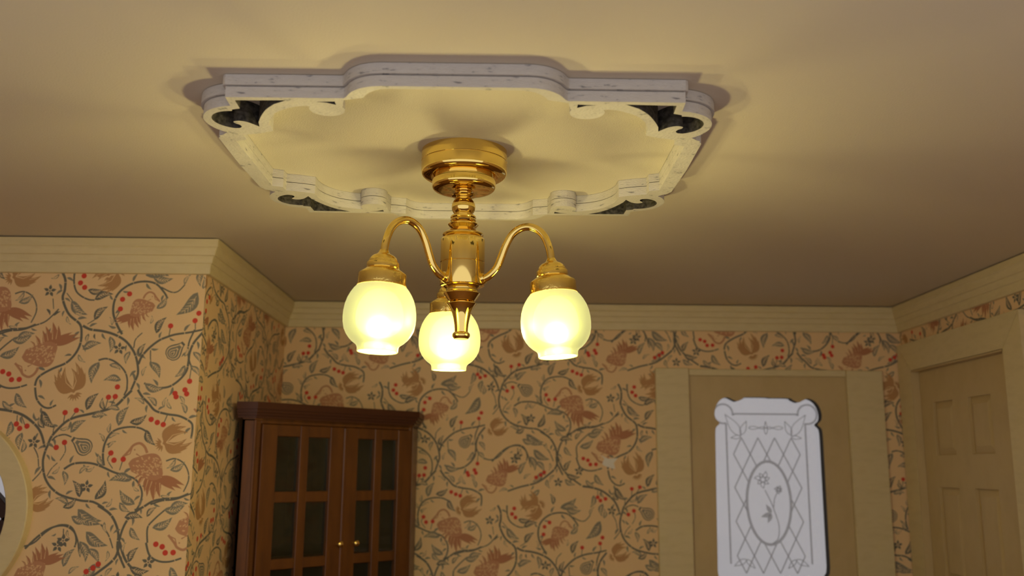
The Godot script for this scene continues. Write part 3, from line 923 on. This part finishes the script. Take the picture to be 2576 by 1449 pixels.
func back_door() -> void:
	var root := base("door_1", w(2.635, 0, 9.12))
	tag(root, "cream door in the back wall with a tall etched glass panel, cream board casing", "door", "structure")
	var k := Transform3D(Basis.IDENTITY, -root.position)
	var z := 9.12
	for s in [["casing", 1.525, 1.855, 0.0, 2.125, z - 0.045, z + 0.02], ["casing", 3.41, 3.765, 0.0, 2.115, z - 0.045, z + 0.02], ["head_casing", 1.857, 3.408, 2.052, 2.118, z - 0.035, z + 0.02]]:
		var o := put(s[0], slab(s[1], s[2], s[3], s[4], s[5], s[6], 0.007), M.trim_paint, root)
		o.transform = k
	# the slab, pierced for the glass
	var c := CSGMesh3D.new()
	c.name = "slab"
	c.mesh = slab(1.8605, 3.4095, 0.005, 2.0595, z + 0.002, z + 0.105, 0.0).commit()
	c.material = M.door_paint
	var h := []
	h += curve([Vector2(2.105, 1.45), Vector2(2.112, 1.545), Vector2(2.150, 1.592), Vector2(2.113, 1.635), Vector2(2.106, 1.70), Vector2(2.130, 1.775), Vector2(2.175, 1.825), Vector2(2.235, 1.845), Vector2(2.29, 1.822), Vector2(2.33, 1.808), Vector2(2.385, 1.83), Vector2(2.42, 1.848), Vector2(2.635, 1.848)], 4)
	var q := PackedVector2Array()
	for p in h: q.append(p)
	for i in range(h.size() - 2, -1, -1): q.append(Vector2(5.262 - h[i].x, h[i].y - 0.006))
	for p in [Vector2(3.157, 0.24), Vector2(3.150, 0.185), Vector2(3.125, 0.145), Vector2(3.08, 0.125), Vector2(2.635, 0.11), Vector2(2.17, 0.115), Vector2(2.115, 0.13), Vector2(2.09, 0.16), Vector2(2.085, 0.21)]: q.append(p)
	var s := CSGPolygon3D.new()
	s.name = "glass_opening"
	s.polygon = q
	s.depth = 0.4
	s.operation = CSGShape3D.OPERATION_SUBTRACTION
	s.material = M.seam
	s.position = w(0, 0, z - 0.1)
	c.add_child(s, true)
	c.transform = k
	root.add_child(c, true)
	var glass := put("glass_panel", slab(2.05, 3.21, 0.06, 1.90, z + 0.107, z + 0.113, 0.0), M.window_glass, root)
	glass.transform = k
	# the etching: fine ridges on the glass
	var t := Transform3D(Basis.IDENTITY, w(0, 0, z + 0.1065))
	t.origin.z += 0.0
	var cx := 2.63
	for part in ["etched_border", "etched_lattice", "etched_oval", "etched_leaves", "etched_rose"]:
		var st := mb()
		if part == "etched_border":
			var e := [Vector2(-0.392, 0.26), Vector2(-0.392, 1.590)]
			e += arc(Vector2(-0.418, 1.690), 0.095, 285, -8 , 18).map(func(v): return v)
			e += [Vector2(-0.31, 1.690), Vector2(0.0, 1.690)]
			line(st, e.map(func(v): return Vector2(cx + v.x, v.y)), 0.017, t)
			line(st, e.map(func(v): return Vector2(cx - v.x, v.y)), 0.017, t)
		elif part == "etched_lattice":
			# diamonds: even rows cross at four places, odd rows at five; left open where the oval stands
			for i in 8:
				for j in range(-4, 5):
					if (j + i) % 2 == 0: continue
					for dj in [-1, 1]:
						if absi(j + dj) > 4: continue
						var a := Vector2(j * 0.082, 1.458 - 0.1605 * i)
						var b := Vector2((j + dj) * 0.082, 1.458 - 0.1605 * (i + 1))
						var keep := []
						for n in 25:
							var p := a.lerp(b, n / 24.0)
							if Vector2(p.x / 0.222, (p.y - 0.835) / 0.405).length() > 1.0: keep.append(Vector2(cx + p.x, p.y))
						if keep.size() > 1: line(st, [keep[0], keep[-1]], 0.012, t)
		elif part == "etched_oval":
			var o := []
			for i in 49: o.append(Vector2(cx + 0.215 * cos(TAU * i / 48), 0.835 + 0.395 * sin(TAU * i / 48)))
			line(st, o, 0.026, t)
		elif part == "etched_leaves":
			for sx in [-1.0, 1.0]:
				for l in [[-0.25, 1.475, -0.40, 1.685, 0.20], [-0.25, 1.485, -0.19, 1.62, 0.22], [-0.25, 1.470, -0.35, 1.455, 0.2], [-0.17, 1.555, -0.06, 1.555, 0.16], [0.0, 1.49, 0.0, 1.62, 0.14], [-0.06, 1.555, 0.0, 1.555, 0.2], [-0.24, 0.30, -0.36, 0.24, 0.2], [-0.24, 0.30, -0.16, 0.22, 0.2]]:
					var al := almond(Vector2(cx + sx * l[0], l[1]), Vector2(cx + sx * l[2], l[3]), l[4], 0.0)
					al.append(al[0])
					line(st, al, 0.008, t)
		else:
			for l in [[0.02, 0.73, -0.085, 0.70], [0.02, 0.73, -0.02, 0.64], [0.02, 0.735, -0.03, 0.82]]:
				var al := almond(Vector2(cx + l[0], l[1]), Vector2(cx + l[2], l[3]), 0.24, 0.0)
				prism(st, PackedVector2Array(al), 0.0035, t)
			line(st, curve([Vector2(cx - 0.035, 0.955), Vector2(cx + 0.02, 0.84), Vector2(cx + 0.055, 0.74), Vector2(cx + 0.088, 0.62), Vector2(cx + 0.075, 0.50), Vector2(cx + 0.02, 0.45)], 5), 0.010, t)
			line(st, curve([Vector2(cx + 0.045, 0.79), Vector2(cx + 0.055, 0.87), Vector2(cx + 0.085, 0.93)], 5), 0.009, t)
			for r in [[-0.05, 1.055, 0.085], [0.10, 0.96, 0.042]]:
				for n in 7:
					var d := Vector2.from_angle(TAU * n / 7.0 + 0.3)
					var al := almond(Vector2(cx + r[0], r[1]) + d * r[2] * 0.25, Vector2(cx + r[0], r[1]) + d * r[2] * (1.0 if n % 2 else 0.8), 0.34, 0.15)
					al.append(al[0])
					line(st, al, 0.008, t)
				var ring := []
				for n in 13: ring.append(Vector2(cx + r[0], r[1]) + Vector2.from_angle(TAU * n / 12.0) * r[2] * 0.3)
				line(st, ring, 0.008, t)
		var e := put(part, st, M.etched_line, glass)
		e.transform = Transform3D.IDENTITY


func panel_door() -> void:
	var x := 3.98
	var root := base("door_2", w(x, 0, 8.0))
	tag(root, "cream six-panel door in the right wall with mitred cream casing", "door", "structure")
	var k := Transform3D(Basis.IDENTITY, -root.position)
	# casing: three boards with mitred corners, lying on the wall (plane of z and y)
	var face := Transform3D(Basis(Vector3(0, 0, -1), Vector3(0, 1, 0), Vector3(-1, 0, 0)), Vector3(x, 0, 0))
	var zi := 7.175
	var zo := 6.905
	var zi2 := 8.835
	var zo2 := 9.105
	for c in [["casing", [Vector2(zo2, 0), Vector2(zo2, 2.36), Vector2(zi2, 2.092), Vector2(zi2, 0)]], ["casing", [Vector2(zo, 0), Vector2(zi, 0), Vector2(zi, 2.092), Vector2(zo, 2.36)]], ["head_casing", [Vector2(zo + 0.003, 2.362), Vector2(zi + 0.003, 2.094), Vector2(zi2 - 0.003, 2.094), Vector2(zo2 - 0.003, 2.362)]]]:
		var st := mb()
		prism(st, PackedVector2Array(c[1]), 0.045, face)
		put(c[0], st, M.trim_paint, root).transform = k
	var st := mb()
	for q in [[x - 0.044, x + 0.11, 0.0, 2.09, zi, zi + 0.014], [x - 0.044, x + 0.11, 0.0, 2.09, zi2 - 0.014, zi2], [x - 0.044, x + 0.11, 2.076, 2.09, zi, zi2]]:
		slab(q[0], q[1], q[2], q[3], q[4], q[5], 0.002, st)
	put("jamb", st, M.door_paint, root).transform = k
	# slab: stiles and rails round six sunken fields, each with a raised panel
	var xf := x + 0.026
	st = mb()
	var z0 := zi + 0.022
	var z1 := zi2 - 0.022
	var cols := [[7.555, 7.925], [8.20, 8.58]]
	var rows := [[0.12, 0.50], [0.20 + 0.42, 1.005], [1.29, 1.77]]
	rows = [[0.12, 0.14], [0.20, 1.005], [1.29, 1.77]]
	var zs := [z0, cols[0][0], cols[0][1], cols[1][0], cols[1][1], z1]
	for i in [0, 2, 4]: slab(xf, xf + 0.05, 0.01, 2.073, zs[i], zs[i + 1], 0.0, st)
	for i in [1, 3]:
		for y in [[0.01, 0.20], [1.005, 1.29], [1.77, 2.073]]: slab(xf, xf + 0.05, y[0], y[1], zs[i], zs[i + 1], 0.0, st)
	put("door_frame", st, M.door_paint, root).transform = k
	for c in cols:
		for r in [[0.20, 1.005], [1.29, 1.77]]:
			st = mb()
			slab(xf + 0.03, xf + 0.045, r[0] - 0.01, r[1] + 0.01, c[0] - 0.01, c[1] + 0.01, 0.0, st)
			var bw := 0.066                                        # sloping shoulder up to the raised field
			var o := [Vector2(c[0], r[0]), Vector2(c[1], r[0]), Vector2(c[1], r[1]), Vector2(c[0], r[1])]
			var n := [Vector2(c[0] + bw, r[0] + bw), Vector2(c[1] - bw, r[0] + bw), Vector2(c[1] - bw, r[1] - bw), Vector2(c[0] + bw, r[1] - bw)]
			for i in 4:
				var j := (i + 1) % 4
				var e: Vector2 = (o[j] - o[i]).normalized()
				var nn := Vector3(-1, -e.x * 0.4, e.y * -0.4).normalized()
				quad(st, w(xf + 0.03, o[i].y, o[i].x), w(xf + 0.03, o[j].y, o[j].x), w(xf + 0.006, n[j].y, n[j].x), w(xf + 0.006, n[i].y, n[i].x), nn)
			quad(st, w(xf + 0.006, n[0].y, n[0].x), w(xf + 0.006, n[1].y, n[1].x), w(xf + 0.006, n[2].y, n[2].x), w(xf + 0.006, n[3].y, n[3].x), Vector3(-1, 0, 0))
			put("raised_panel", st, M.door_paint, root).transform = k


func round_window() -> void:
	var c := Vector2(-3.89, 0.815)
	var root := base("window_1", w(c.x, c.y, 6.59))
	tag(root, "round window with thick cream ring frame and dark brown diamond bars at the left edge", "window", "structure")
	var st := mb()
	var turn := Transform3D(Basis(Vector3.RIGHT, PI / 2.0), Vector3.ZERO)       # the lathe's axis points at the viewer
	lathe(st, [Vector2(0.548, -0.10), Vector2(0.695, -0.10), Vector2(0.695, 0.074), Vector2(0.689, 0.080), Vector2(0.552, 0.080), Vector2(0.546, 0.074), Vector2(0.546, -0.10)], turn, 96)
	put("ring_frame", st, M.trim_paint, root)
	st = mb()
	lathe(st, [Vector2(0.0, -0.082), Vector2(0.545, -0.082), Vector2(0.545, -0.076), Vector2(0.0, -0.076)], turn, 64)
	put("pane", st, M.window_glass, root)
	var v := [Vector2(0.545, -0.04), Vector2(0, 0.505), Vector2(-0.545, -0.04), Vector2(0, -0.585)]
	for i in 4:
		var a: Vector2 = v[i]
		var b: Vector2 = v[(i + 1) % 4]
		if a.y < -0.54: a = a.lerp(b, 0.10)
		if b.y < -0.54: b = b.lerp(a, 0.10)
		st = mb()
		var d := (b - a).normalized()
		var o := Vector2(d.y, -d.x)
		box(st, Transform3D(Basis(Vector3(d.x, d.y, 0), Vector3(o.x, o.y, 0), Vector3(d.x, d.y, 0).cross(Vector3(o.x, o.y, 0))), Vector3((a.x + b.x) / 2.0, (a.y + b.y) / 2.0, -0.03)), Vector3(a.distance_to(b), 0.085, 0.07), 0.004)
		put("glazing_bar", st, M.bar_brown, root)


# ---------------------------------------------------------------- corner cabinet

func corner_cabinet() -> void:
	var o := Vector2(-1.93, 7.45)
	var root := base("corner_cabinet", w(o.x, 0, o.y))
	tag(root, "brown wooden corner cabinet with two glazed doors, dark cornice and small brass knobs", "cabinet")
	var k := Transform3D(Basis.IDENTITY, -root.position)
	# front frame: s along the slanting front, y up, n towards the viewer
	var sd := Vector3(sqrt(0.5), 0, -sqrt(0.5))
	var nd := Vector3(sqrt(0.5), 0, sqrt(0.5))
	var f := Transform3D(Basis(sd, Vector3.UP, nd), Vector3.ZERO)
	var fb := func(st: SurfaceTool, s0: float, s1: float, y0: float, y1: float, n0: float, n1: float, bv := 0.004) -> void:
		box(st, f * Transform3D(Basis.IDENTITY, Vector3((s0 + s1) / 2.0, (y0 + y1) / 2.0, (n0 + n1) / 2.0)), Vector3(s1 - s0, y1 - y0, absf(n1 - n0)), bv)
	var e := o + Vector2(1, 1) * 1.615 * sqrt(0.5)                     # far end of the front
	var plan := [Vector2(-2.035, 7.45), o, e, Vector2(e.x, 9.075), Vector2(-2.035, 9.075)]
	var outline := func(grow: float) -> PackedVector2Array:
		var p := PackedVector2Array()
		for q in plan: p.append(q)
		if grow <= 0.0: return p
		return PackedVector2Array([Vector2(-2.072, 7.45 - grow), o + Vector2(grow * 0.414, -grow), e + Vector2(grow, -grow * 0.414), Vector2(e.x + grow, 9.09), Vector2(-2.072, 9.09)])
	var up := Transform3D(Basis(Vector3(1, 0, 0), Vector3(0, 0, -1), Vector3(0, 1, 0)), Vector3.ZERO)
	var st := mb()
	prism(st, outline.call(0.0), 0.02, up.translated(Vector3(0, 0.08, 0)))
	prism(st, outline.call(0.0), 0.02, up.translated(Vector3(0, 1.50, 0)))
	prism(st, PackedVector2Array([plan[0], plan[1], plan[1] + Vector2(0, 0.02), plan[0] + Vector2(0, 0.02)]), 1.50, up.translated(Vector3(0, 0.01, 0)))
	prism(st, PackedVector2Array([plan[2], plan[3], plan[3] - Vector2(0.02, 0), plan[2] - Vector2(0.02, 0)]), 1.50, up.translated(Vector3(0, 0.01, 0)))
	prism(st, PackedVector2Array([plan[0], plan[4], plan[4] + Vector2(0.02, 0), plan[0] + Vector2(0.02, 0)]), 1.50, up.translated(Vector3(0, 0.01, 0)))
	prism(st, PackedVector2Array([plan[4], plan[3], plan[3] - Vector2(0, 0.02), plan[4] - Vector2(0, 0.02)]), 1.50, up.translated(Vector3(0, 0.01, 0)))
	put("carcass", st, M.walnut, root).transform = k
	st = mb()
	var yy := 1.52
	for q in [[0.012, 0.022], [0.028, 0.022], [0.044, 0.026], [0.058, 0.055]]:
		prism(st, outline.call(q[0]), q[1], up.translated(Vector3(0, yy, 0)))
		yy += q[1]
	put("cornice", st, M.walnut_dark, root).transform = k
	for y in [0.42, 0.90]:
		st = mb()
		var p := PackedVector2Array([Vector2(-2.0, 7.50), o + Vector2(0.0, 0.06), e + Vector2(-0.06, 0.0), Vector2(e.x - 0.03, 9.05), Vector2(-2.0, 9.05)])
		prism(st, p, 0.02, up.translated(Vector3(0, y, 0)))
		put("shelf", st, M.walnut, root).transform = k
	st = mb()
	fb.call(st, 0.0, 0.05, 0.02, 1.50, -0.04, 0.0)
	fb.call(st, 1.575, 1.615, 0.02, 1.50, -0.04, 0.0)
	fb.call(st, 0.05, 1.575, 1.478, 1.52, -0.04, 0.0)
	fb.call(st, 0.05, 1.575, 0.02, 0.08, -0.04, 0.0)
	put("face_frame", st, M.walnut, root)
	st = mb()
	fb.call(st, -0.012, 0.012, 0.02, 1.51, -0.01, 0.012, 0.008)
	put("corner_bead", st, M.walnut, root)
	for d in [[0.054, 0.845, 0.822], [0.850, 1.571, 0.985]]:
		var s0: float = d[0]
		var s1: float = d[1]
		var g := (s1 - s0 - 0.36) / 2.0                            # width of one pane
		var cuts := [s0, s0 + 0.14, s0 + 0.14 + g, s0 + 0.22 + g, s0 + 0.22 + g * 2.0, s1]
		st = mb()
		for i in [0, 2, 4]: fb.call(st, cuts[i], cuts[i + 1], 0.085, 1.474, -0.03, 0.022)
		for i in [1, 3]:
			for y in [[0.085, 0.16], [0.345, 0.425], [0.86, 0.945], [1.382, 1.474]]: fb.call(st, cuts[i] - 0.001, cuts[i + 1] + 0.001, y[0], y[1], -0.03, 0.016)
		var door := put("door", st, M.walnut, root)
		for i in [1, 3]:
			for y in [[0.16, 0.345], [0.425, 0.86], [0.945, 1.382]]:
				st = mb()
				fb.call(st, cuts[i] - 0.004, cuts[i + 1] + 0.004, y[0] - 0.004, y[1] + 0.004, -0.020, -0.014, 0.0)
				put("pane", st, M.cabinet_glass, door)
		st = mb()
		lathe(st, [Vector2(0.0, 0.020), Vector2(0.012, 0.020), Vector2(0.012, 0.034), Vector2(0.021, 0.042), Vector2(0.026, 0.054), Vector2(0.023, 0.066), Vector2(0.013, 0.074), Vector2(0.0, 0.076)], f * Transform3D(Basis(Vector3.RIGHT, PI / 2.0), Vector3(d[2], 0.513, 0.0)), 28)
		put("knob", st, M.brass, door)
		if d[0] > 0.5:
			st = mb()
			fb.call(st, 0.836, 0.862, 0.09, 1.47, 0.018, 0.034, 0.007)
			put("astragal", st, M.walnut, door)
